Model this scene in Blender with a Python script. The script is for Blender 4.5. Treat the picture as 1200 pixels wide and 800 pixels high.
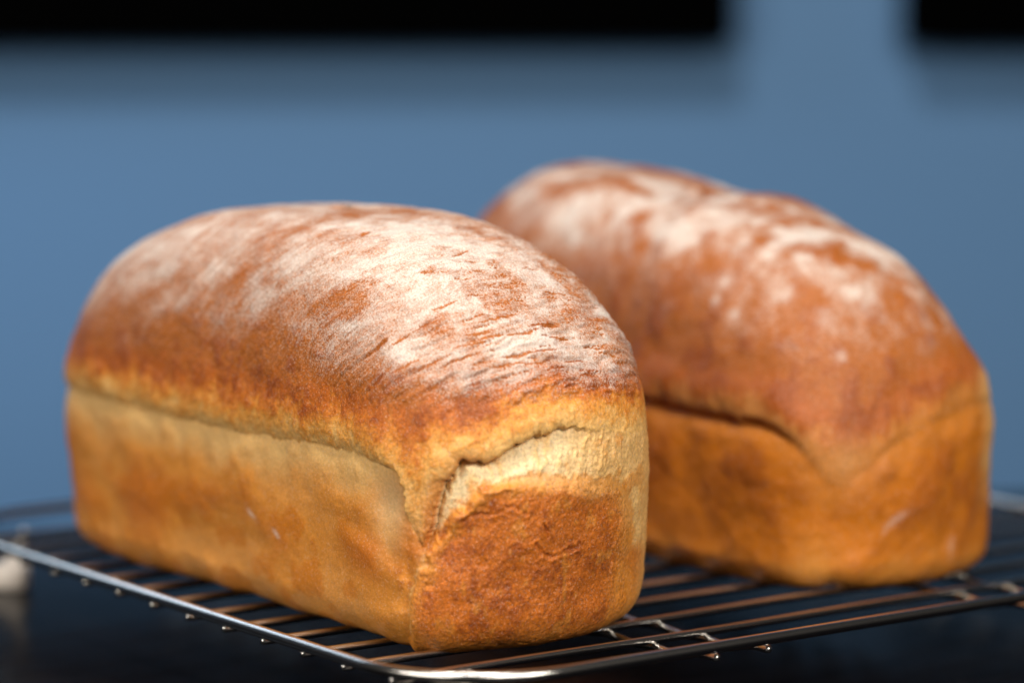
import bpy, math
import numpy as np

for o in list(bpy.data.objects):
    bpy.data.objects.remove(o, do_unlink=True)
scene = bpy.context.scene
CM = 0.01

# ------------------------------------------------------------------ camera
cam_data = bpy.data.cameras.new('camera')
cam = bpy.data.objects.new('camera', cam_data)
scene.collection.objects.link(cam)
scene.camera = cam
CAM_H = 27.0
cam.location = (0, 0, CAM_H * CM)
cam.rotation_euler = (math.radians(90) - math.atan(436 / 3685), 0, 0)
cam_data.sensor_width = 36.0
cam_data.lens = 3685 / 1200 * 36.0
cam_data.clip_start = 0.05
cam_data.clip_end = 50
cam_data.dof.use_dof = True
cam_data.dof.focus_distance = 1.27
cam_data.dof.aperture_fstop = 2.9

# ------------------------------------------------------------------ world and lamps
world = bpy.data.worlds.new('World')
scene.world = world
world.use_nodes = True
bg = world.node_tree.nodes['Background']
bg.inputs[0].default_value = (1.0, 0.92, 0.84, 1)
bg.inputs[1].default_value = 0.03

def area_lamp(name, loc, target, size, watts, color):
    d = bpy.data.lights.new(name, 'AREA')
    d.shape = 'RECTANGLE'
    d.size, d.size_y = size
    d.energy = watts
    d.color = color
    o = bpy.data.objects.new(name, d)
    scene.collection.objects.link(o)
    from mathutils import Vector
    o.location = [c * CM for c in loc]
    v = Vector(target) - Vector(loc)
    o.rotation_euler = v.to_track_quat('-Z', 'Y').to_euler()
    return o

area_lamp('ceiling_lamp', (-15, 85, 150), (-2, 150, 6), (0.26, 0.26), 16.5, (1.0, 0.94, 0.86))
area_lamp('right_fill_lamp', (52, 40, 62), (3, 138, 5), (0.4, 0.35), 10.5, (1.0, 0.92, 0.80))  # unseen fill from front right, added to light the loaf ends
area_lamp('side_fill_lamp', (-75, 50, 50), (-10, 138, 5), (0.4, 0.4), 7.0, (1.0, 0.92, 0.80))  # unseen fill from the left, added to brighten the long pan wall
area_lamp('rail_sheen_lamp', (-75, 215, 60), (-40, 225, 0), (0.6, 0.6), 3, (0.72, 0.86, 1.0))  # unseen light added behind left to give the rail its sheen

scene.view_settings.view_transform = 'Standard'
scene.view_settings.look = 'None'
scene.view_settings.exposure = 0
scene.view_settings.gamma = 1
scene.render.engine = 'CYCLES'
scene.cycles.use_denoising = True
scene.cycles.max_bounces = 8

# ------------------------------------------------------------------ helpers
def sstep(a, b, x):
    t = np.clip((x - a) / (b - a), 0, 1)
    return t * t * (3 - 2 * t)

def lin(r, g, b):
    f = lambda c: (c / 255) / 12.92 if c / 255 < 0.04045 else ((c / 255 + 0.055) / 1.055) ** 2.4
    return (f(r), f(g), f(b))

def material(name):
    m = bpy.data.materials.new(name)
    m.use_nodes = True
    nt = m.node_tree
    return m, nt, nt.nodes['Principled BSDF']

def link_obj(name, mesh, mat=None, parent=None):
    o = bpy.data.objects.new(name, mesh)
    scene.collection.objects.link(o)
    if mat:
        mesh.materials.append(mat)
    if parent:
        o.parent = parent
    return o

def empty(name, loc=(0, 0, 0), rz=0):
    o = bpy.data.objects.new(name, None)
    scene.collection.objects.link(o)
    o.location = loc
    o.rotation_euler = (0, 0, rz)
    o.empty_display_size = 0.02
    return o

def tag(o, label=None, category=None, kind=None, group=None):
    for k, v in (('label', label), ('category', category), ('kind', kind), ('group', group)):
        if v:
            o[k] = v
    return o

def bevel_box_mesh(name, x0, x1, y0, y1, z0, z1, r=0.3, seg=3):
    import bmesh
    bm = bmesh.new()
    bmesh.ops.create_cube(bm, size=1)
    for v in bm.verts:
        v.co = ((x0 + x1) / 2 + v.co.x * (x1 - x0), (y0 + y1) / 2 + v.co.y * (y1 - y0), (z0 + z1) / 2 + v.co.z * (z1 - z0))
        v.co *= CM
    bmesh.ops.bevel(bm, geom=bm.edges[:], offset=r * CM, segments=seg, profile=0.5, affect='EDGES')
    me = bpy.data.meshes.new(name)
    bm.to_mesh(me)
    bm.free()
    return me

def tube_mesh(name, pts, r, sides=12, closed=False, caps=True):
    """pts (n,3) cm, radius r (scalar or per point): swept tube"""
    P = np.asarray(pts, float)
    n = len(P)
    R = np.broadcast_to(np.asarray(r, float), (n,))
    if closed:
        T = np.roll(P, -1, 0) - np.roll(P, 1, 0)
    else:
        T = np.gradient(P, axis=0)
    T /= np.linalg.norm(T, axis=1)[:, None]
    up = np.array([0, 0, 1.0])
    N = np.empty_like(P)
    prev = None
    for i in range(n):
        a = up if abs(T[i, 2]) < 0.9 else (prev if prev is not None else np.array([1.0, 0, 0]))
        s = np.cross(T[i], a)
        s /= np.linalg.norm(s)
        if prev is not None and s @ prev < 0:
            s = -s
        N[i] = s
        prev = s
    B = np.cross(N, T)
    a = np.linspace(0, 2 * np.pi, sides, endpoint=False)
    V = (P[:, None] + R[:, None, None] * (np.cos(a)[None, :, None] * N[:, None] + np.sin(a)[None, :, None] * B[:, None])) * CM
    V = V.reshape(-1, 3)
    F = []
    for i in range(n if closed else n - 1):
        j = (i + 1) % n
        for k in range(sides):
            l = (k + 1) % sides
            F.append((i * sides + k, i * sides + l, j * sides + l, j * sides + k))
    if caps and not closed:
        F.append(tuple(range(sides))[::-1])
        F.append(tuple((n - 1) * sides + k for k in range(sides)))
    me = bpy.data.meshes.new(name)
    me.from_pydata(V.tolist(), [], F)
    import bmesh
    bm = bmesh.new(); bm.from_mesh(me)
    bmesh.ops.recalc_face_normals(bm, faces=bm.faces)
    bm.to_mesh(me); bm.free()
    for p in me.polygons:
        p.use_smooth = len(p.vertices) == 4
    return me

# ------------------------------------------------------------------ setting materials
mat_wall, nt, b = material('blue_wall_paint')
n = nt.nodes.new('ShaderNodeTexNoise'); n.inputs['Scale'].default_value = 90; n.inputs['Detail'].default_value = 5
bp = nt.nodes.new('ShaderNodeBump'); bp.inputs['Strength'].default_value = 0.12; bp.inputs['Distance'].default_value = 0.002
nt.links.new(n.outputs['Fac'], bp.inputs['Height']); nt.links.new(bp.outputs[0], b.inputs['Normal'])
b.inputs['Base Color'].default_value = (0.130, 0.292, 0.560, 1)
b.inputs['Roughness'].default_value = 0.7

mat_black, nt, b = material('black_panel')
b.inputs['Base Color'].default_value = (0.001, 0.001, 0.001, 1)
b.inputs['Roughness'].default_value = 0.5
b.inputs['Specular IOR Level'].default_value = 0.0

mat_table, nt, b = material('black_gloss_table')
n = nt.nodes.new('ShaderNodeTexNoise'); n.inputs['Scale'].default_value = 35; n.inputs['Detail'].default_value = 6
mr = nt.nodes.new('ShaderNodeMapRange'); mr.inputs[3].default_value = 0.12; mr.inputs[4].default_value = 0.22
nt.links.new(n.outputs['Fac'], mr.inputs[0]); nt.links.new(mr.outputs[0], b.inputs['Roughness'])
b.inputs['Base Color'].default_value = (0.003, 0.003, 0.004, 1)
b.inputs['IOR'].default_value = 1.12

mat_chrome, nt, b = material('chromed_wire')
n = nt.nodes.new('ShaderNodeTexNoise'); n.inputs['Scale'].default_value = 220; n.inputs['Detail'].default_value = 4
mr = nt.nodes.new('ShaderNodeMapRange'); mr.inputs[3].default_value = 0.08; mr.inputs[4].default_value = 0.30
nt.links.new(n.outputs['Fac'], mr.inputs[0]); nt.links.new(mr.outputs[0], b.inputs['Roughness'])
bp = nt.nodes.new('ShaderNodeBump'); bp.inputs['Strength'].default_value = 0.15; bp.inputs['Distance'].default_value = 0.0004
nt.links.new(n.outputs['Fac'], bp.inputs['Height']); nt.links.new(bp.outputs[0], b.inputs['Normal'])
b.inputs['Base Color'].default_value = (0.68, 0.66, 0.64, 1)
b.inputs['Metallic'].default_value = 1

mat_foot, nt, b = material('white_rubber')
n = nt.nodes.new('ShaderNodeTexNoise'); n.inputs['Scale'].default_value = 150
cr = nt.nodes.new('ShaderNodeMixRGB'); cr.inputs[1].default_value = (0.78, 0.72, 0.66, 1); cr.inputs[2].default_value = (0.62, 0.55, 0.50, 1)
nt.links.new(n.outputs['Fac'], cr.inputs[0]); nt.links.new(cr.outputs[0], b.inputs['Base Color'])
b.inputs['Roughness'].default_value = 0.45

# ------------------------------------------------------------------ setting
TABLE_Z = -3.0
WALL_Y = 250.0
w = link_obj('wall', bevel_box_mesh('wall', -260, 260, WALL_Y, WALL_Y + 10, -110, 160, 0.2, 1), mat_wall)
tag(w, 'plain blue painted wall behind the loaves', kind='structure')
t = link_obj('tabletop', bevel_box_mesh('tabletop', -140, 140, -150, 0, -3, 0, 0.25, 3), mat_table)
t.location = (0, 1.735, TABLE_Z * CM)
t.rotation_euler = (0, 0, math.radians(12.0))
tag(t, 'glossy black tabletop under the rack', kind='structure')

def wall_panel(x0, x1, zb, label):
    d = 6.5
    root = empty('black_panel', ((x0 + x1) / 2 * CM, WALL_Y * CM, zb * CM))
    h = (x1 - x0) / 2
    link_obj('frame', bevel_box_mesh('frame', -h, h, -d, -0.05, 0, 62, 0.5, 3), mat_black, root)
    link_obj('front', bevel_box_mesh('front', -h + 2.5, h - 2.5, -d - 0.25, -d + 0.02, 2.5, 59.5, 0.1, 2), mat_black, root)
    tag(root, label, 'wall panel', group='black panels hung on the blue wall')
k = 245.0 / 3685
wall_panel(-95, 259 * k, 27 - 88 * k, 'wide black panel on the blue wall, above the front loaf at upper left')
wall_panel(461 * k, 461 * k + 80, 27 - 90 * k, 'black panel on the blue wall at upper right corner, cut off by the frame')

# ------------------------------------------------------------------ cooling rack (rack axes: local x = v, local y = u)
RA = math.radians(36)
V0, V1, U0, U1 = 65.7, 112.5, 94.7, 139.2
RW, RL = V1 - V0, U1 - U0
ux, uy, vx, vy = -math.sin(RA), math.cos(RA), math.cos(RA), math.sin(RA)
rack = empty('cooling_rack', ((V0 * vx + U0 * ux) * CM, (V0 * vy + U0 * uy) * CM, TABLE_Z * CM), RA)
tag(rack, 'chromed wire cooling rack with rounded corners on the black tabletop', 'cooling rack')
ZT = -TABLE_Z          # height of bar tops above the table = local z of world 0
R_RAIL, R_BAR = 0.25, 0.17
ZB = ZT - R_BAR
ZR = ZB + R_BAR + R_RAIL - 0.03
CR = 5.6
pts = []
for cx, cy, a0 in ((RW - CR, CR, -90), (RW - CR, RL - CR, 0), (CR, RL - CR, 90), (CR, CR, 180)):
    for a in np.linspace(a0, a0 + 90, 25):
        pts.append((cx + CR * math.cos(math.radians(a)), cy + CR * math.sin(math.radians(a)), ZR))
link_obj('rail', tube_mesh('rail', pts, R_RAIL, 20, closed=True), mat_chrome, rack)

def inset_at(y):
    """rail x offset at rack y (rounded corners)"""
    d = 0
    if y < CR: d = CR - math.sqrt(max(CR**2 - (CR - y)**2, 0))
    if y > RL - CR: d = CR - math.sqrt(max(CR**2 - (y - RL + CR)**2, 0))
    return d

rng = np.random.default_rng(3)
for k in range(13):
    y = 98.7 - U0 + 3.03 * k
    d = inset_at(y)
    x0, x1 = d - 0.05, RW - d + 0.05
    xs = np.r_[x0, x0 + .03, x0 + .09, np.linspace(x0 + .17, x1 - .17, 24), x1 - .09, x1 - .03, x1]
    rr = R_BAR * np.r_[.35, .65, .9, np.ones(24), .9, .65, .35]
    zz = ZB + 0.02 * np.sin(xs * 0.3 + k)
    p = np.stack([xs, y + 0.03 * np.sin(xs * 0.21 + 2 * k), zz], -1)
    link_obj('cross_bar', tube_mesh('cross_bar', p, rr, 10), mat_chrome, rack)
for v in (78.9, 81.6, 96.3, 99.2):
    x = v - V0
    ys = np.r_[-.12, -.09, -.03, np.linspace(.04, RL - .04, 120), RL + .03, RL + .09, RL + .12]
    rr = R_BAR * np.r_[.35, .65, .9, np.ones(120), .9, .65, .35]
    ph = (ys + U0 - 98.7) / 3.03
    zz = ZB - 2 * R_BAR + 0.03 - 0.10 * (0.5 - 0.5 * np.cos(2 * np.pi * ph))
    ramp = sstep(2.6, .6, np.minimum(ys, RL - ys))
    zz = zz * (1 - ramp) + (ZB - .06) * ramp
    link_obj('support_wire', tube_mesh('support_wire', np.stack([x + 0 * ys, ys, zz], -1), rr, 10), mat_chrome, rack)

def foot(x, y, rz):
    """moulded white foot with a bent wire leg up to the bars"""
    import bmesh
    prof = [(1.34, 0.0), (1.42, 0.08), (1.42, 0.40), (1.38, 0.85), (1.24, 1.05), (0.80, 1.18), (0.52, 1.30), (0.45, 1.6)]
    bm = bmesh.new()
    rings = []
    for r, z in prof:
        ring = []
        for a in np.linspace(0, 2 * np.pi, 32, endpoint=False):
            c, s = math.cos(a), math.sin(a)
            kx = (abs(c)**4 + abs(s)**4) ** -0.25
            px, py = r * c * kx * 0.72 + 0.30 * (1.42 - r), r * s * kx * 0.6
            ring.append(bm.verts.new(((x + px * math.cos(rz) - py * math.sin(rz)) * CM, (y + px * math.sin(rz) + py * math.cos(rz)) * CM, z * CM)))
        rings.append(ring)
    for A, B in zip(rings, rings[1:]):
        for i in range(32):
            bm.faces.new((A[i], A[(i + 1) % 32], B[(i + 1) % 32], B[i]))
    bm.faces.new(rings[0][::-1]); bm.faces.new(rings[-1])
    me = bpy.data.meshes.new('foot'); bm.to_mesh(me); bm.free()
    for p in me.polygons: p.use_smooth = len(p.vertices) == 4
    f = link_obj('foot', me, mat_foot, rack)
    a = np.linspace(0, 1, 16)
    ox = 0.35 + 0.55 * a
    q = np.stack([x + ox * math.cos(rz), y + ox * math.sin(rz), 1.5 + (ZB - 1.5) * a], -1)
    link_obj('leg', tube_mesh('leg', q, 0.24, 12), mat_foot, f)
    a = np.linspace(-np.pi / 2, np.pi / 2, 9)
    q = np.stack([0 * a + x + 0.9 * math.cos(rz), 0 * a + y + 0.9 * math.sin(rz), ZB - 0.28 + 0.30 * np.sin(a)], -1)
    link_obj('glint_bead', tube_mesh('glint_bead', q, 0.30 * np.cos(a) + .004, 14), mat_chrome, f)  # bead added at the leg top to catch a highlight

for fx, fy, fr in ((3.40, 42.35, -36), (RW - 3.0, 42.35, -36), (RW - 3.0, 4.0, -36), (3.0, 4.0, -36)):
    foot(fx, fy, math.radians(fr))

# ------------------------------------------------------------------ bread
_perm = np.random.default_rng(11).permutation(4096).astype(np.int32)
_val = np.random.default_rng(12).uniform(-1, 1, 4096).astype(np.float32)

def vnoise(x, y, z, seed=0):
    """3-D value noise, about -1..1"""
    x = np.asarray(x, np.float32) + 7.31 * seed + 100; y = np.asarray(y, np.float32) + 3.17 * seed + 100; z = np.asarray(z, np.float32) + 5.71 * seed + 100
    xi, yi, zi = np.floor(x).astype(np.int32), np.floor(y).astype(np.int32), np.floor(z).astype(np.int32)
    fx, fy, fz = x - xi, y - yi, z - zi
    fx, fy, fz = (f * f * f * (f * (f * 6 - 15) + 10) for f in (fx, fy, fz))
    def h(a, b, c):
        return _val[_perm[(_perm[(_perm[a & 4095] + b) & 4095] + c) & 4095]]
    r = 0
    for dx in (0, 1):
        wx = fx if dx else 1 - fx
        for dy in (0, 1):
            wy = fy if dy else 1 - fy
            for dz in (0, 1):
                wz = fz if dz else 1 - fz
                r = r + wx * wy * wz * h(xi + dx, yi + dy, zi + dz)
    return r

def fbm(x, y, z, seed=0, octs=3, gain=0.5):
    r, a, f, t = 0, 1.0, 1.0, 0
    for o in range(octs):
        r = r + a * vnoise(x * f, y * f, z * f, seed + o * 3)
        t += a; a *= gain; f *= 2.03
    return r / t * 1.5

class LoafShape:
    """smooth loaf in cm: superellipse plan, straight pan walls up to zs, dome above"""
    def __init__(s, **k):
        s.__dict__.update(k)
        t = np.linspace(0, 2 * np.pi, 6001)
        cx, cy = np.cos(t), np.sin(t)
        k = (abs(cx)**7 + abs(cy)**7) ** (-1 / 7)
        X, Y = cx * k, cy * k
        ds = np.hypot(np.diff(X * s.L / 2), np.diff(Y * s.W / 2))
        s.cs = np.r_[0, np.cumsum(ds)]
        s.per, s.X0, s.Y0 = s.cs[-1], X, Y
        s.s0 = s.cs[np.argmin(np.hypot(X - 1, Y + 1))]
    def point(s, S, z):
        q = (S + s.s0) % s.per
        cx, cy = np.interp(q, s.cs, s.X0), np.interp(q, s.cs, s.Y0)
        f = -s.flare * (1 - np.clip(z / s.zs, 0, 1))
        zb = np.clip(z, 0, s.rb)
        ins = s.rb - np.sqrt(np.clip(s.rb**2 - (s.rb - zb)**2, 0, None))
        u = np.clip((z - s.zs) / (s.zt - s.zs), 0, 1)
        sth = u ** (s.qz / 2)
        q = np.clip(1 - u ** s.qz, 0, 1) ** (1 / s.qa)
        n = s.n0 + (s.n1 - s.n0) * sth
        B = s.bul * 2 * sth * np.sqrt(np.clip(1 - sth**2, 0, 1))
        a, b = (s.L / 2 + f - ins + B) * q, (s.W / 2 + f - ins + B) * q
        k = (np.abs(cx)**n + np.abs(cy)**n) ** (-1 / n)
        X, Y = cx * k, cy * k
        X, Y = (a + s.eb * (1 - Y * Y) * a / s.L * 2 - s.eb * .5) * X, (b + s.sb * (1 - X * X) * b / s.W * 2) * Y
        X = X + s.sk * Y
        Y = Y * (1 + s.tw * X / s.L * 2)
        xr = X / s.L * 2
        zz = z + u * (s.tx * xr + s.ty * xr**2)
        for (x0, wd, am) in s.lobes:
            zz = zz + u * am * np.exp(-((X - x0) / wd) ** 2)
        zz = zz + s.lift * (1 - sstep(0, 3.5, z)) * np.clip(.62 - xr, 0, 1) - .1 * (1 - np.clip(z / 3, 0, 1))
        return X, Y, zz

def curve_dist(S, Z, curve, near, rng=2.6):
    """unsigned distance to a polyline in the unwrapped (S, z) surface; only where |near| < rng"""
    c = np.asarray(curve, float)
    seg = np.r_[0, np.cumsum(np.hypot(*np.diff(c, axis=0).T))]
    q = np.arange(0, seg[-1], 0.06)
    cx, cz = np.interp(q, seg, c[:, 0]).astype(np.float32), np.interp(q, seg, c[:, 1]).astype(np.float32)
    out = np.abs(near).astype(np.float32).copy()
    lo, hi = c[:, 0].min() - rng, c[:, 0].max() + rng
    idx = np.flatnonzero((S > lo) & (S < hi) & (np.abs(near) < 8))
    s_, z_ = S[idx].astype(np.float32), Z[idx].astype(np.float32)
    order = np.argsort(s_); idx, s_, z_ = idx[order], s_[order], z_[order]
    for i in range(0, len(idx), 4000):
        a, b = s_[i], s_[min(i + 3999, len(idx) - 1)]
        m = (cx > a - rng) & (cx < b + rng)
        if not m.any():
            continue
        d = np.hypot(s_[i:i + 4000, None] - cx[m], z_[i:i + 4000, None] - cz[m]).min(1)
        out[idx[i:i + 4000]] = np.minimum(out[idx[i:i + 4000]], d)
    return out

def mix(a, b, f):
    f = np.clip(f, 0, 1)[..., None]
    return a * (1 - f) + np.asarray(b, np.float32) * f

DARK, BROWN, GOLD = lin(148, 68, 16), lin(202, 110, 28), lin(224, 146, 58)
TAN, PALE, CREAM, FLOUR = lin(232, 158, 76), lin(247, 201, 130), lin(252, 226, 178), lin(238, 231, 224)
AMBER, RED = lin(212, 122, 20), lin(174, 98, 32)

def crust_material(name, gloss):
    m, nt, b = material(name)
    at = nt.nodes.new('ShaderNodeAttribute'); at.attribute_name = 'crust'
    fl = nt.nodes.new('ShaderNodeAttribute'); fl.attribute_name = 'flour'
    tc = nt.nodes.new('ShaderNodeTexCoord')
    n1 = nt.nodes.new('ShaderNodeTexNoise'); n1.inputs['Scale'].default_value = 800; n1.inputs['Detail'].default_value = 6; n1.inputs['Roughness'].default_value = 0.65
    n2 = nt.nodes.new('ShaderNodeTexNoise'); n2.inputs['Scale'].default_value = 1400; n2.inputs['Detail'].default_value = 3
    for n in (n1, n2):
        nt.links.new(tc.outputs['Object'], n.inputs['Vector'])
    mr = nt.nodes.new('ShaderNodeMapRange'); mr.inputs[1].default_value = 0.3; mr.inputs[2].default_value = 0.7; mr.inputs[3].default_value = 0.58; mr.inputs[4].default_value = 1.40
    nt.links.new(n1.outputs['Fac'], mr.inputs[0])
    gr = nt.nodes.new('ShaderNodeAttribute'); gr.attribute_name = 'grain'
    m1 = nt.nodes.new('ShaderNodeMath'); m1.operation = 'SUBTRACT'; m1.inputs[1].default_value = 1.0
    m2 = nt.nodes.new('ShaderNodeMath'); m2.operation = 'MULTIPLY_ADD'; m2.inputs[2].default_value = 1.0
    nt.links.new(mr.outputs[0], m1.inputs[0]); nt.links.new(m1.outputs[0], m2.inputs[0]); nt.links.new(gr.outputs['Fac'], m2.inputs[1])
    vm = nt.nodes.new('ShaderNodeVectorMath'); vm.operation = 'SCALE'
    nt.links.new(at.outputs['Color'], vm.inputs[0]); nt.links.new(m2.outputs[0], vm.inputs['Scale'])
    mx = nt.nodes.new('ShaderNodeMixRGB'); mx.inputs[2].default_value = (*FLOUR, 1)
    nt.links.new(vm.outputs[0], mx.inputs[1])
    # flour grains: coverage against a fine noise
    ad = nt.nodes.new('ShaderNodeMath'); ad.operation = 'ADD'
    nt.links.new(fl.outputs['Fac'], ad.inputs[0])
    sb = nt.nodes.new('ShaderNodeMapRange'); sb.inputs[1].default_value = 0.28; sb.inputs[2].default_value = 0.72; sb.inputs[3].default_value = -0.38; sb.inputs[4].default_value = 0.38
    nt.links.new(n2.outputs['Fac'], sb.inputs[0]); nt.links.new(sb.outputs[0], ad.inputs[1])
    cov = nt.nodes.new('ShaderNodeMapRange'); cov.inputs[1].default_value = 0.10; cov.inputs[2].default_value = 1.08; cov.inputs[4].default_value = 0.84
    nt.links.new(ad.outputs[0], cov.inputs[0]); nt.links.new(cov.outputs[0], mx.inputs[0])
    nt.links.new(mx.outputs[0], b.inputs['Base Color'])
    rr = nt.nodes.new('ShaderNodeMapRange'); rr.inputs[3].default_value = 0.54 - 0.16 * gloss; rr.inputs[4].default_value = 0.95
    nt.links.new(cov.outputs[0], rr.inputs[0]); nt.links.new(rr.outputs[0], b.inputs['Roughness'])
    b.inputs['Specular IOR Level'].default_value = 0.3 + 0.2 * gloss
    b.inputs['Subsurface Weight'].default_value = 0.06
    b.inputs['Subsurface Radius'].default_value = (1.0, 0.45, 0.2)
    b.inputs['Subsurface Scale'].default_value = 0.004
    bp = nt.nodes.new('ShaderNodeBump'); bp.inputs['Distance'].default_value = 0.0006
    nt.links.new(gr.outputs['Fac'], bp.inputs['Strength'])
    nt.links.new(n1.outputs['Fac'], bp.inputs['Height']); nt.links.new(bp.outputs[0], b.inputs['Normal'])
    return m

def build_loaf(name, label, P, place, srows, zbody, zdome, features, gloss, splits):
    sh = LoafShape(**P)
    S1 = srows(sh.per)
    N = len(S1)
    th = np.linspace(0, np.pi / 2, zdome + 1)[1:-1]
    z1 = np.r_[np.linspace(0, sh.zs, zbody), sh.zs + (sh.zt - sh.zs) * np.sin(th) ** (2 / sh.qz)]
    # even spacing of rows along the rising profile
    zf = np.r_[np.linspace(0, sh.zs, 400), sh.zs + (sh.zt - sh.zs) * np.sin(np.linspace(0, np.pi / 2, 1200)[1:]) ** (2 / sh.qz)]
    xf, yf, zzf = sh.point(np.full_like(zf, P['W'] / 2), zf)
    al = np.r_[0, np.cumsum(np.hypot(np.diff(xf), np.diff(zzf)))]
    M = zbody + zdome
    z1 = np.interp(np.linspace(0, al[-1] - 0.02, M), al, zf)
    SS, ZZ = np.meshgrid(S1, z1)
    X, Y, Z = sh.point(SS.ravel(), ZZ.ravel())
    G = np.stack([X, Y, Z], -1).reshape(M, N, 3)
    dS = np.roll(G, -1, 1) - np.roll(G, 1, 1)
    dZ = np.gradient(G, axis=0)
    Nn = np.cross(dS, dZ)
    Nn /= np.linalg.norm(Nn, axis=-1, keepdims=True) + 1e-9
    S, z = SS.ravel(), ZZ.ravel()
    # S beyond 16 wraps to the hidden sides; keep signed range
    disp, col, flour, region, grain = features(S, z, X, Y, Z, Nn.reshape(-1, 3), sh)
    V = G.reshape(-1, 3) + disp[:, None] * Nn.reshape(-1, 3)
    top = V[-N:].mean(0); bot = np.array([0, 0, V[:N, 2].min()])
    V = np.vstack([V, top, bot]) * CM
    it, ib = M * N, M * N + 1
    i = np.arange(M - 1)[:, None] * N; k = np.arange(N)[None]; k2 = (k + 1) % N
    Q = np.stack([i + k, i + k2, i + N + k2, i + N + k], -1).reshape(-1, 4)
    kk = np.arange(N); kk2 = (kk + 1) % N
    Tt = np.stack([(M - 1) * N + kk, (M - 1) * N + kk2, np.full(N, it)], -1)
    Tb = np.stack([kk2, kk, np.full(N, ib)], -1)
    col = np.vstack([col, col[-N:].mean(0), col[:N].mean(0)])
    flour = np.r_[flour, flour[-N:].mean(), 0]; grain = np.r_[grain, .7, .3]
    # vertex normals of the whole loaf, so that the parts shade as one surface
    nv = np.zeros_like(V)
    fn = np.cross(V[Q[:, 2]] - V[Q[:, 0]], V[Q[:, 3]] - V[Q[:, 1]])
    for c in range(4):
        for ax in range(3):
            nv[:, ax] += np.bincount(Q[:, c], fn[:, ax], len(V))
    nv[it] = (0, 0, 1); nv[ib] = (0, 0, -1)
    nv /= np.linalg.norm(nv, axis=1, keepdims=True) + 1e-12
    root = empty(name, (place['x'] * CM, place['y'] * CM, 0), place['yaw'])
    tag(root, label, 'bread loaf', group='tin loaves on the rack')
    mat = crust_material(name + '_crust', gloss)
    reg = region[Q[:, 0]]
    for r, (pname, plabel) in splits.items():
        quads = Q[reg == r]
        tris = Tt if r == 0 else (Tb if r == 1 else np.zeros((0, 3), int))
        used = np.zeros(len(V), bool); used[quads.ravel()] = True; used[tris.ravel()] = True
        remap = np.cumsum(used) - 1
        me = bpy.data.meshes.new(pname)
        nq, ntri = len(quads), len(tris)
        me.vertices.add(int(used.sum())); me.loops.add(nq * 4 + ntri * 3); me.polygons.add(nq + ntri)
        me.vertices.foreach_set('co', V[used].astype(np.float32).ravel())
        me.loops.foreach_set('vertex_index', np.r_[remap[quads.ravel()], remap[tris.ravel()]].astype(np.int32))
        me.polygons.foreach_set('loop_start', np.r_[np.arange(nq) * 4, nq * 4 + np.arange(ntri) * 3].astype(np.int32))
        me.update(calc_edges=True)
        me.validate()
        me.polygons.foreach_set('use_smooth', np.ones(len(me.polygons), bool))
        a = me.attributes.new('crust', 'FLOAT_COLOR', 'POINT')
        a.data.foreach_set('color', np.c_[col[used], np.ones(used.sum())].astype(np.float32).ravel())
        a = me.attributes.new('flour', 'FLOAT', 'POINT')
        a.data.foreach_set('value', flour[used].astype(np.float32))
        a = me.attributes.new('grain', 'FLOAT', 'POINT')
        a.data.foreach_set('value', grain[used].astype(np.float32))
        me.normals_split_custom_set_from_vertices(nv[used].astype(np.float32).tolist())
        o = link_obj(pname, me, mat, root)
        if plabel:
            o['label'] = plabel
    return root

# ---- loaf in front: mushroomed top, fold at the near corner, torn crumb over the end crust
LIP1 = [(-32, 8.1), (-25.31, 8.05), (-22.78, 7.94), (-19.71, 7.84), (-16.73, 7.73), (-13.11, 7.63), (-9.59, 7.68), (-6.19, 7.79), (-3.05, 7.84), (-0.94, 7.63), (0.03, 7.22), (0.24, 6.53), (0.37, 5.68), (0.63, 4.91), (1.08, 4.18), (1.3, 4.88), (1.4, 5.77), (1.49, 6.47), (1.84, 7.22), (2.36, 8.0), (3.06, 7.9), (3.7, 8.14), (4.57, 8.69), (5.49, 9.2), (6.49, 9.3), (7.96, 9.0), (9.69, 8.7), (13.35, 8.2), (17.35, 8.0)]
RIM1 = [(0.3, -1), (0.37, 0.82), (0.44, 2.23), (0.79, 3.36), (1.3, 4.37), (1.84, 5.43), (2.45, 6.11), (2.74, 6.74), (3.7, 6.96), (5.46, 7.06), (7.48, 6.9), (9.24, 6.56), (10.04, 5.98), (10.39, 5.04), (10.5, 3.6), (10.55, 1.95), (10.6, -1)]

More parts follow.
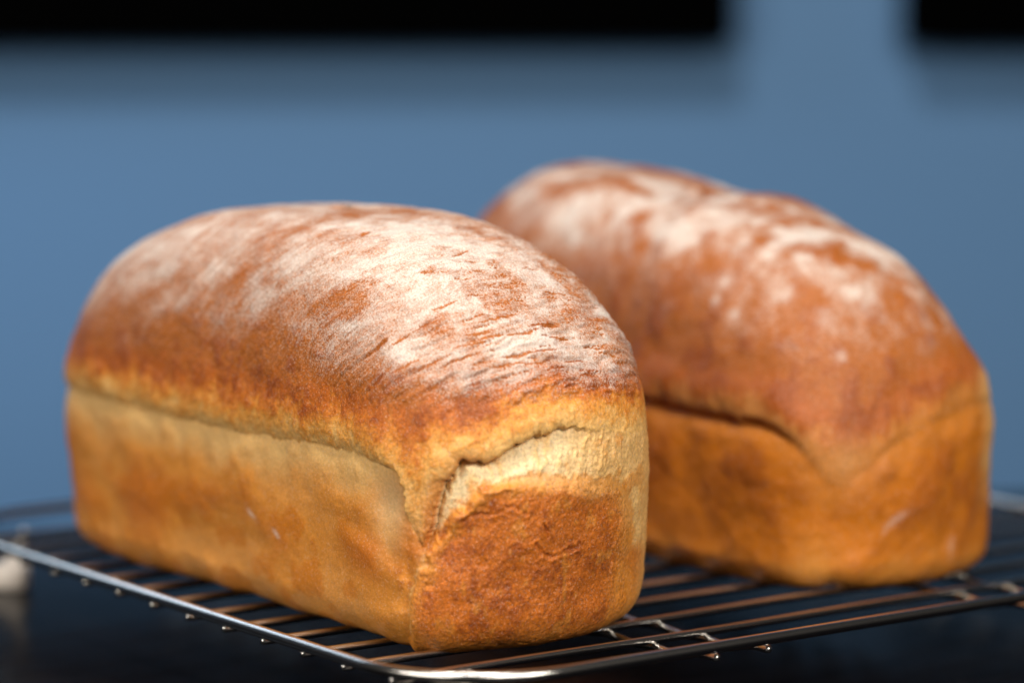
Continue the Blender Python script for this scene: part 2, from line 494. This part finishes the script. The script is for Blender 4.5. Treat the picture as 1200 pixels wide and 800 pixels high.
def front_features(S, z, X, Y, Z, Nn, sh):
    S = S + .35
    # ragged edges: warp the unwrapped surface before measuring distances
    w1 = fbm(X * 1.3, Y * 1.3, Z * 1.3, 1, 3); w2 = fbm(X * 1.3, Y * 1.3, Z * 1.3, 2, 3)
    endm = sstep(.6, 1.6, S) * (1 - sstep(11.6, 13.6, S))          # on the near end face
    amp = .10 + .10 * endm
    Sw, zw = S + amp * w1, z + amp * w2
    hi1 = fbm(X * 5, Y * 5, Z * 5, 3, 2); hi2 = fbm(X * 5, Y * 5, Z * 5, 4, 2)
    Sw += .05 * hi1; zw += .05 * hi2
    L = np.array(LIP1)
    dv = zw - np.interp(Sw, L[:, 0], L[:, 1])
    D = np.sign(dv) * curve_dist(Sw, zw, LIP1, dv)
    R = np.array(RIM1)
    inside = (Sw > .3) & (Sw < 10.6) & (zw < np.interp(Sw, R[:, 0], R[:, 1]))
    Rd = curve_dist(Sw, zw, RIM1, np.full_like(S, 7.), 2.6)
    Rm = np.where(inside, Rd, -Rd)
    side = 1 - sstep(-.8, .5, S)                                     # 1 on the long walls
    Sq = S + .35 * w1 + .25 * z * w2 * .3
    streak = fbm(Sq * 3.2, z * .9, S * 0, 7, 3)                         # vertical stretch marks
    streak2 = fbm(Sq * 8, z * 2.0, S * 0, 8, 2)
    low = fbm(X * .28, Y * .28, Z * .28, 9, 3)
    mid = fbm(X * .9, Y * .9, Z * .9, 13, 3)
    fine = fbm(X * 4, Y * 4, Z * 4, 17, 3)
    vfine = fbm(X * 9, Y * 9, Z * 9, 21, 2)
    d = np.zeros_like(S)
    up = D > 0
    # --- relief
    d += .16 * low * (1 - .5 * sstep(10, 12, z)) + .03 * mid
    arm = np.exp(-((S - .25) / .55) ** 2)
    d += np.where(up, .10 * np.exp(-((D - .9) / .8) ** 2) * side + .16 * np.exp(-((D - .6) / .6) ** 2) * endm * (1 - sstep(5, 9, S)) - .15 * np.clip(1 - D / (.26 + .3 * side), 0, 1) ** 2 * (1 - sstep(5.2, 7.2, S)) * (1 - .8 * arm), 0)
    dep_e = .58
    gap = fbm(S * .8, S * 0, S * 0, 31, 2)
    crack = sstep(-25, -20, S) * (1 - sstep(-2.5, -.8, S))
    d += np.where(~up, -.09 * np.exp(D / .7) * side - (.10 * crack * np.clip(.5 + gap, 0, 1.2)) * np.exp(D / .12) * side * (1 - .8 * arm) - .05 * np.exp(D / .9) * side, 0)
    d += np.where(~up, -dep_e * np.exp(D / .75) * endm * (1 - sstep(4.5, 8.5, S)), 0)
    lipshadow = np.where(~up, np.exp(D / .12), 0) * sstep(.9, 1.3, S) * (1 - sstep(4.8, 6.8, S))
    d -= .30 * lipshadow * np.clip(.7 + .8 * w1, 0, 1.3)
    d += np.where(inside, (.24 - .17 * sstep(5, 9, S)) * sstep(-.02, .3 + .4 * sstep(3, 6, S), Rm) + .16 * np.exp(-((Rm - .20) / .16) ** 2) * sstep(.9, 1.8, S) * (1 - sstep(3.6, 6, S)), 0)
    # corner: hollow gusset, crease below it, swelling of the wall beside it
    d -= .38 * np.exp(-((S + .55) / .95) ** 2 - ((z - 6.1) / 1.3) ** 2) * (~up)
    d -= .10 * np.exp(-((S - .45 - .05 * np.sin(z * 3)) / .24) ** 2) * (1 - sstep(2.6, 4.2, z)) * sstep(.1, .6, z)
    # diagonal fold on the wall, from below the gusset down to the corner
    q = (z - 4.55) + (S + 2.97) * .35 + .22 * np.clip(S + 1.2, 0, None) ** 2
    d += .08 * np.tanh(-q / .35) * np.exp(-((S + 1.3) / 1.9) ** 2) * np.exp(-(q / 1.2) ** 2)
    # torn crumb fibres
    tear = (~up & ~inside) * endm
    fib = fbm(S * 6.5 + 1.5 * w1, z * 0.9 + .4 * w2, S * 0, 41, 3)
    d += tear * (.050 * fib + .014 * fine + .010 * vfine) * (1 - .7 * sstep(8, 10.5, S))
    # small cracks in the end crust
    for ai, arc in enumerate([[(4.92, 4.46), (5.17, 4.06), (5.62, 3.85), (6.17, 3.82), (6.65, 3.9), (7.1, 4.06)], [(5.21, 5.07), (5.49, 4.73)], [(3.77, 6.17), (4.21, 6.04), (4.57, 5.77)], [(2.04, 5.04), (2.42, 5.37), (2.9, 5.71), (3.77, 6.07)], [(9.37, 5.19), (9.24, 3.82), (9.08, 2.78)]]):
        ad = curve_dist(Sw, zw, arc, np.full_like(S, 7.), 1.0)
        k = 0.5 if ai > 2 else 1
        d -= .14 * k * np.exp(-(ad / .06) ** 2) * np.clip(.8 + fine, 0, 1.4)
        d += .035 * k * np.exp(-((ad - .14) / .1) ** 2)
    crustm = np.where(inside, sstep(0, .4, Rm), 0)
    d += crustm * (.004 * fine + .012 * vfine - .028 * sstep(.45, .9, fbm(X * 3.2, Y * 3.2, Z * 3.2, 51, 2)))
    # wrinkles arched over the dome, tighter towards the near end
    rho = X - 1.0 * Z + .5 * fbm(X * .35, Y * .35, Z * .35, 61, 2)
    lat = Y * .55 + Z * .12
    wr = fbm(rho * 2.1, lat * 1.15, Z * .1, 63, 3, .5)
    wr2 = fbm(rho * 4.2, lat * 2.0, Z * .2, 67, 2)
    wr3 = fbm(rho * 8.5, lat * 4.5, Z * .5, 69, 2)
    nearend = sstep(3, 10.5, X)
    domem = sstep(9.6, 11.2, z + .4 * streak)
    r0 = X - Z + .14 * mid + .05 * fine
    big = np.zeros_like(S)
    crk = np.random.default_rng(5)
    spots = [(-3.09, -2.0, .5, .05), (-1.55, -3.49, .7, .07), (.33, -1.9, .9, .09), (1.38, .07, .85, .10), (1.54, -1.14, .75, .09), (1.34, -2.56, 1.0, .08), (2.78, -1.51, .95, .12),
             (1.44, -3.33, .8, .08), (2.24, .37, .7, .09), (3.76, .81, .6, .08), (4.07, -.3, .6, .07), (-3.28, 1.41, .5, .06), (-2.78, 2.88, .7, .07), (1.51, -4.74, .6, .08), (.94, -2.83, .7, .06),
             (-.89, -5.21, .35, .10), (-1.45, -5.74, .3, .10), (4.66, 1.2, .5, .07), (-.8, -.8, .6, .05), (-1.58, -2.12, .6, .05), (-.75, -4.4, .5, .08), (2.04, -3.94, .7, .07), (.8, -5.34, .35, .09), (2.92, -.48, .7, .06), (2.9, 2.2, .7, .07), (3.08, -2.48, .6, .06)]
    spots += [(crk.uniform(-4.5, 4.5), crk.uniform(-5, 4), crk.uniform(.25, .7), crk.uniform(.025, .06)) for _ in range(70)]
    ok_ = (z > 10.3) & (X > 3)
    io = np.flatnonzero(ok_)
    ro, yo, bo = r0[io], Y[io] + .12 * w1[io], np.zeros(len(io))
    for (rc, yc, hl, hw) in spots:
        t2 = ((yo - yc) / hl) ** 2
        bo = np.maximum(bo, sstep(-.12, .35, (1 - t2) - np.abs(ro - rc - .10 * (yo - yc)) / hw) * (t2 < 1.2))
    big[io] = bo
    line = np.exp(-(wr2 / .10) ** 2) * sstep(-.1, .4, vnoise(X * 1.1, Y * 1.1, Z * 1.1, 64)) + .6 * np.exp(-(wr / .05) ** 2)
    small = np.clip(line, 0, 1) * sstep(-4, 7, X) * domem
    d += domem * (.03 * wr + .015 * wr2) * (.5 + nearend) - .055 * big - (.020 + .018 * nearend) * small + .010 * wr3 * domem + .030 * nearend * domem * np.tanh(2.2 * wr2)
    d += (.012 * fine + .007 * vfine) * (1 - .65 * crustm) * (1 - .7 * side * (D < 0))
    grain = np.where(up, .75, .35 + .65 * crustm + .4 * tear)
    d += .02 * streak * np.exp(-((D - 1.1) / .9) ** 2) * up
    # two torn nicks in the floured top
    nick = np.zeros_like(S)
    for (nx, ny, lx, ly, an) in ((6.26, -3.2, .20, .34, .4), (9.94, -1.05, .10, .62, .25)):
        ca, sa = math.cos(an), math.sin(an)
        a_, b_ = (X - nx) * ca + (Y - ny) * sa, -(X - nx) * sa + (Y - ny) * ca
        nick = np.maximum(nick, np.exp(-((a_ / lx) ** 2 + (b_ / ly) ** 2) ** 2 * 1.2 + .5 * fine) * (z > 13))
    nick = np.clip(nick, 0, 1)
    d -= .10 * sstep(.3, .7, nick)
    # --- colour
    n = len(S)
    c = np.broadcast_to(np.array(TAN, np.float32), (n, 3)).copy()
    # pan walls: golden with baked blotches at mid height
    bake = np.exp(-((z - 3.6) / 1.9) ** 2)
    blot = .60 * bake + .70 * low + .12 * mid
    c = mix(c, GOLD, sstep(.0, .45, blot + .15))
    c = mix(c, BROWN, .8 * sstep(.28, .95, blot + .08 * fine))
    c = mix(c, AMBER, .6 * sstep(-.3, .5, -D - 2.6) * sstep(.2, .7, mid + .3))
    c = mix(c, BROWN, .75 * np.exp(-((S + 1.7) / 1.5) ** 2 - ((z - 3.6) / .9) ** 2))
    c = mix(c, PALE, .90 * side * sstep(2.2, .1, -D + .4 * mid) * (~up))
    # gusset: pale, ungilded dough
    c = mix(c, lin(232, 190, 136), .8 * np.exp(-((S + .4) / .9) ** 2 - ((z - 6.0) / 1.3) ** 2) * (~up))
    # end crust
    rb_ = sstep(-.02, .10 + 1.2 * sstep(3.5, 8, S) + .7 * sstep(3.8, 2.6, z), Rm + (.1 + .2 * sstep(4, 9, S)) * mid)
    e = mix(np.broadcast_to(np.array(GOLD, np.float32), (n, 3)), BROWN, sstep(.05, .8, Rm + .25 * mid))
    e = mix(e, DARK, .75 * sstep(.05, .85, .50 * mid + .55 * fine + .35 * np.exp(-((S - 4.6) / 3.2) ** 2 - ((z - 2.8) / 2.2) ** 2)))
    e = mix(e, GOLD, .55 * sstep(.35, .8, fbm(X * 2.6, Y * 2.6, Z * 1.3, 71, 3)))
    e = mix(e, GOLD, .6 * sstep(1.3, .2, z + .3 * mid) + .75 * sstep(8.8, 10.4, S + .4 * mid))
    # torn crumb
    t_ = mix(np.broadcast_to(np.array(CREAM, np.float32), (n, 3)), PALE, .7 * sstep(.0, .8, fib))
    t_ = mix(t_, lin(240, 186, 110), .85 * sstep(4.5, 8.5, S + .6 * mid + .3 * fine))
    t_ = mix(t_, GOLD, .7 * sstep(.35, .8, mid + .3 * fine) + .75 * sstep(.28, .0, -Rm + .2 * fine) * sstep(-1.2, 0, Rm))
    tc_ = (~up) * endm * sstep(3.0, 4.2, z + .3 * mid)
    c = c * (1 - tc_[:, None]) + t_ * tc_[:, None]
    # right-hand corner of the end: pale
    c = mix(c, lin(236, 180, 106), .7 * sstep(10.5, 11.8, S + .3 * mid) * (1 - sstep(16, 18, S)) * (~up | (D < 1.5)))
    c = np.where(inside[:, None], c * (1 - rb_)[:, None] + e * rb_[:, None], c)
    c = mix(c, PALE, .55 * np.exp(-(Rm / .10) ** 2) * sstep(4.4, 3.4, z) * (S < 2) * sstep(.4, 1.2, z))
    kc = .85 * sstep(-1.8, .3, S + .3 * mid) * sstep(4.4, 2.8, z + .3 * mid) * (~inside) * (S < 3)
    c = mix(c, 0, kc) + e * kc[:, None]
    # mushroomed top: pale under the lip, streaking to red-brown
    T = D + .32 * streak + .20 * streak2 + .40 * mid + .30 * fine + .15 - .25 * endm
    g = mix(np.broadcast_to(np.array(lin(242, 190, 114), np.float32), (n, 3)), lin(230, 158, 70), sstep(.1, 1.0, T))
    g = mix(g, lin(216, 130, 42), .9 * sstep(.8, 1.5, T))
    g = mix(g, lin(186, 96, 22), sstep(1.1, 2.2, T))
    g = mix(g, RED, sstep(2.0, 3.2, T))
    g = mix(g, DARK, .75 * sstep(.15, .8, .6 * mid + .4 * fine + .2) * sstep(1.4, 2.4, T) * (1 - .6 * sstep(4, 6, T)))
    g = mix(g, GOLD, .5 * sstep(.3, .8, .5 * streak + .5 * fbm(X * 2.2, Y * 2.2, Z * 1.1, 77, 3)) * sstep(3.6, 1.6, T) * sstep(.5, 1.4, T))
    # the fold tongue at the corner: toasted along its edge
    g = mix(g, lin(206, 122, 48), .85 * np.exp(-((S - 1.15) / .55) ** 2) * sstep(8.4, 6.6, z) * sstep(.75, .05, D))
    g = mix(g, lin(206, 122, 48), .6 * np.exp(-((S - 2.4) / .9) ** 2) * sstep(.8, .1, D))
    c = np.where(up[:, None], g, c)
    # --- flour
    patch = fbm(rho * .40 + .4 * w1, lat * 1.9, Z * .25, 81, 3)
    patch2 = fbm(rho * 1.4, lat * 2.4, Z * .3, 85, 3)
    dens = sstep(10.4, 15.2, z + 1.0 * patch + .8 * sstep(10, 14, X) * sstep(10, 12, z))
    F = dens * (.50 + .34 * patch + .26 * patch2 + .07 * wr3 + .10 * vfine)
    F += .40 * np.exp(-((X - 8.2) / 3.6) ** 2 - ((Y + 1.4) / 3.2) ** 2) * sstep(13.4, 15.2, z)
    F += .30 * np.exp(-((X + 12.5) / 2.4) ** 2) * sstep(10.5, 12.5, z)
    F -= .34 * np.exp(-((rho + 14.0) / 1.0) ** 2) * sstep(13, 14.5, z) * sstep(-6, -3.6, Y) * (1 - sstep(0, 3, Y))
    F += .10 * sstep(.25, .6, wr3) * sstep(9.8, 11.5, z + .5 * mid) * (1 - sstep(12.5, 14.5, z)) * sstep(-6, 6, X)
    F += nearend * .22 * sstep(10.2, 11.5, z + .3 * streak) * (1 - sstep(12.5, 14.5, z))
    F -= .85 * big + .40 * small * (1 - .35 * dens)
    F += .16 * sstep(.1, .6, -wr) * dens
    F = np.clip(F, 0, 1) * (1 - sstep(.35, .6, nick))
    F *= up
    for (fs, fz, a_, b_, an) in ((-10.5, 4.2, .36, .14, -.5), (-8.5, 3.6, .32, .13, -.5)):
        ca, sa = math.cos(an), math.sin(an)
        p_, q_ = (S - fs) * ca + (z - fz) * sa, -(S - fs) * sa + (z - fz) * ca
        F += .75 * np.exp(-(p_ / a_) ** 2 - (q_ / b_) ** 2)
    region = np.where(up, 0, np.where((~inside) & (S > 1.0) & (S < 11.2) & (z > 3), 2, 1))
    return d, c, F, region, grain

P1 = dict(L=29.9, W=13.0, zs=6.685, zt=16.77, flare=.4, qa=4.5, qz=2.05, n0=8, n1=3.4, rb=1.6, bul=.38, eb=2.1, sb=-.1, tx=.17, ty=-1.6, sk=.064, tw=-.012, lift=.4, lobes=((-14, 3, .45),))
def rows1(per):
    lo = 17.0 - per
    a = np.arange(lo, -30, .16); b_ = np.arange(-30, -9, .07); c_ = np.arange(-9, 13, .042); e_ = np.arange(13, 17 - .08, .1)
    return np.r_[a, b_, c_, e_]
build_loaf('bread_loaf', 'front tin loaf, in focus, with floured top and torn crumb above its brown end crust', P1,
           dict(x=-7.42, y=136.48, yaw=-.906), rows1, 200, 300, front_features, 0.5,
           {0: ('top_crust', 'flour dusted domed top crust'), 1: ('pan_crust', 'golden brown crust shaped by the tin'), 2: ('torn_crumb', 'pale torn crumb between top and end crust')})

# ---- loaf behind: blurred, glossier, no tear
LIP2 = [(-32, 7.6), (-8.46, 7.5), (-5.93, 7.5), (-3.02, 7.38), (-.56, 7.26), (.53, 6.5), (1.14, 5.64), (1.56, 4.85), (2.1, 4.57), (2.9, 5.11), (3.99, 6.0), (5.66, 6.96), (8.31, 7.74), (9.6, 7.95), (17, 8)]

def back_features(S, z, X, Y, Z, Nn, sh):
    w1 = fbm(X * 1.1, Y * 1.1, Z * 1.1, 101, 3)
    Sw, zw = S + .12 * w1, z + .12 * fbm(X * 1.1, Y * 1.1, Z * 1.1, 102, 3)
    L = np.array(LIP2)
    dv = zw - np.interp(Sw, L[:, 0], L[:, 1])
    D = np.sign(dv) * curve_dist(Sw, zw, LIP2, dv)
    up = D > 0
    low = fbm(X * .3, Y * .3, Z * .3, 109, 3); mid = fbm(X * .9, Y * .9, Z * .9, 113, 3); fine = fbm(X * 3.4, Y * 3.4, Z * 3.4, 117, 3)
    streak = fbm(S * 4, z * .7, S * 0, 107, 3)
    d = .15 * low + .05 * mid + .02 * fine
    d += np.where(up, .26 * np.exp(-((D - 1.1) / 1.0) ** 2) * (1 - .8 * sstep(0, 2.5, S)) - .14 * np.clip(1 - D / .35, 0, 1) ** 2 * (1 - .85 * sstep(.4, 2.4, S)), -(.22 * np.exp(D / .6) + .14 * np.exp(D / 1.6)) * (1 - .9 * sstep(-.8, 1.4, S)))
    d -= .22 * np.exp(-((S - 1.9) / .5) ** 2) * (~up) * sstep(5, 3, z)
    d += .22 * np.exp(-((S - 5.5) / 2.4) ** 2 - ((z - 4.0) / 2) ** 2) * (~up)
    d -= .07 * np.exp(-((S - 9.6 - .25 * (z - 3)) / .8) ** 2) * (~up) * sstep(6, 4, z)
    n = len(S)
    c = np.broadcast_to(np.array(AMBER, np.float32), (n, 3)).copy()
    c = mix(c, lin(170, 88, 18), .7 * sstep(.1, .8, .5 * low + .5 * mid + .4 * np.exp(-((z - 4) / 2) ** 2)))
    c = mix(c, GOLD, .8 * sstep(2.0, .2, z + .6 * mid) + .6 * np.exp(-((S - 1.2) / 1.0) ** 2) * sstep(3.4, 1.4, z))
    c = mix(c, lin(206, 128, 48), .6 * sstep(1.6, .2, -D))
    c = mix(c, PALE, .75 * sstep(9.4, 11.0, S + .3 * mid) * (1 - sstep(16, 18, S)) * sstep(2.5, 5, z))
    T = D + .5 * streak + .4 * mid
    g = mix(np.broadcast_to(np.array(lin(208, 136, 66), np.float32), (n, 3)), lin(178, 92, 24), sstep(.3, 1.3, T))
    g = mix(g, lin(174, 96, 28), sstep(1.3, 2.8, T))
    g = mix(g, DARK, .7 * sstep(.1, .8, mid + .2) * sstep(1, 2, T) * (1 - .6 * sstep(4, 6, T)))
    g = mix(g, lin(224, 160, 96), .9 * np.exp(-((S - 2.4) / 1.2) ** 2) * sstep(7.4, 5.5, z))
    g = mix(g, PALE, .8 * sstep(9.4, 10.8, S + .3 * mid) * (1 - sstep(16, 18, S)) * sstep(10.0, 8.4, z))
    tip = sstep(.6, 2.0, S) * (1 - sstep(10, 12, S))
    k_ = np.where(up, sstep(1.6, -.2, D) * tip * .85, 1)
    c = g * (1 - k_)[:, None] + c * k_[:, None]
    rho = X - .8 * Z
    patch = fbm(X * .42, Y * .55, Z * .35, 121, 3); p2 = fbm(X * 1.3, Y * 1.3, Z * .8, 125, 3)
    dens = sstep(12.6, 15.6, z + .9 * patch)
    F = dens * (.46 + .55 * patch + .35 * p2) + .14 * sstep(9.5, 12, z) * (.6 + p2) + .16 * sstep(9.5, 12, z) * sstep(6, 12, X) * (.7 + p2)
    F += .30 * np.exp(-((X - 3.0) / 4) ** 2 - ((Y + 2.8) / 1.8) ** 2) * sstep(13, 15, z) + .16 * np.exp(-((X + 9) / 4) ** 2) * sstep(13, 15, z)
    F -= .5 * np.exp(-((X - 2.0) / 3.5) ** 2 - ((Y - 1.6) / 1.5) ** 2) * (z > 12)
    for (fx, fy, fz, r) in ((7.65, -4.78, 13.1, .34), (10.7, -3.94, 12.7, .38), (7.5, -5.25, 12.3, .26), (8.7, -5.25, 11.8, .28), (12.65, -1.76, 12.9, .4), (13.8, -3.5, 10.3, .3)):
        F += .55 * np.exp(-(((X - fx) ** 2 + (Y - fy) ** 2 + (Z - fz) ** 2) / r ** 2))
    F = np.clip(F, 0, 1) * up
    p_, q_ = (S - 4.5) * .8 + (z - 3.1) * .6, -(S - 4.5) * .6 + (z - 3.1) * .8
    F += .5 * np.exp(-(p_ / .7) ** 2 - ((q_ + .25 * p_**2) / .2) ** 2) + .35 * np.exp(-((S - 7.9) / .25) ** 2 - ((z - 1.65) / .5) ** 2)  # glossy highlights on the end crust, painted in as whitish coverage
    return d, c, F, np.where(up, 0, 1), np.where(up, .7, .3)

P2 = dict(L=30.05, W=12.6, zs=6.5, zt=16.4, flare=.17, qa=4, qz=1.7, n0=7, n1=2.5, rb=1.3, bul=0, eb=1.35, sb=.15, tx=-2.05, ty=1.6, sk=.08, tw=.02, lift=.35,
          lobes=((1.6, 1.6, -.22), (-4, 3, .25), (3.2, 3.4, .6)))
build_loaf('bread_loaf', 'rear tin loaf, blurred, standing behind and to the right of the front loaf', P2,
           dict(x=8.73, y=148.98, yaw=-.917), lambda per: np.arange(17 - per, 17 - .1, .15), 70, 110, back_features, 0.6,
           {0: ('top_crust', 'flour patched domed top crust'), 1: ('pan_crust', 'amber brown crust shaped by the tin')})
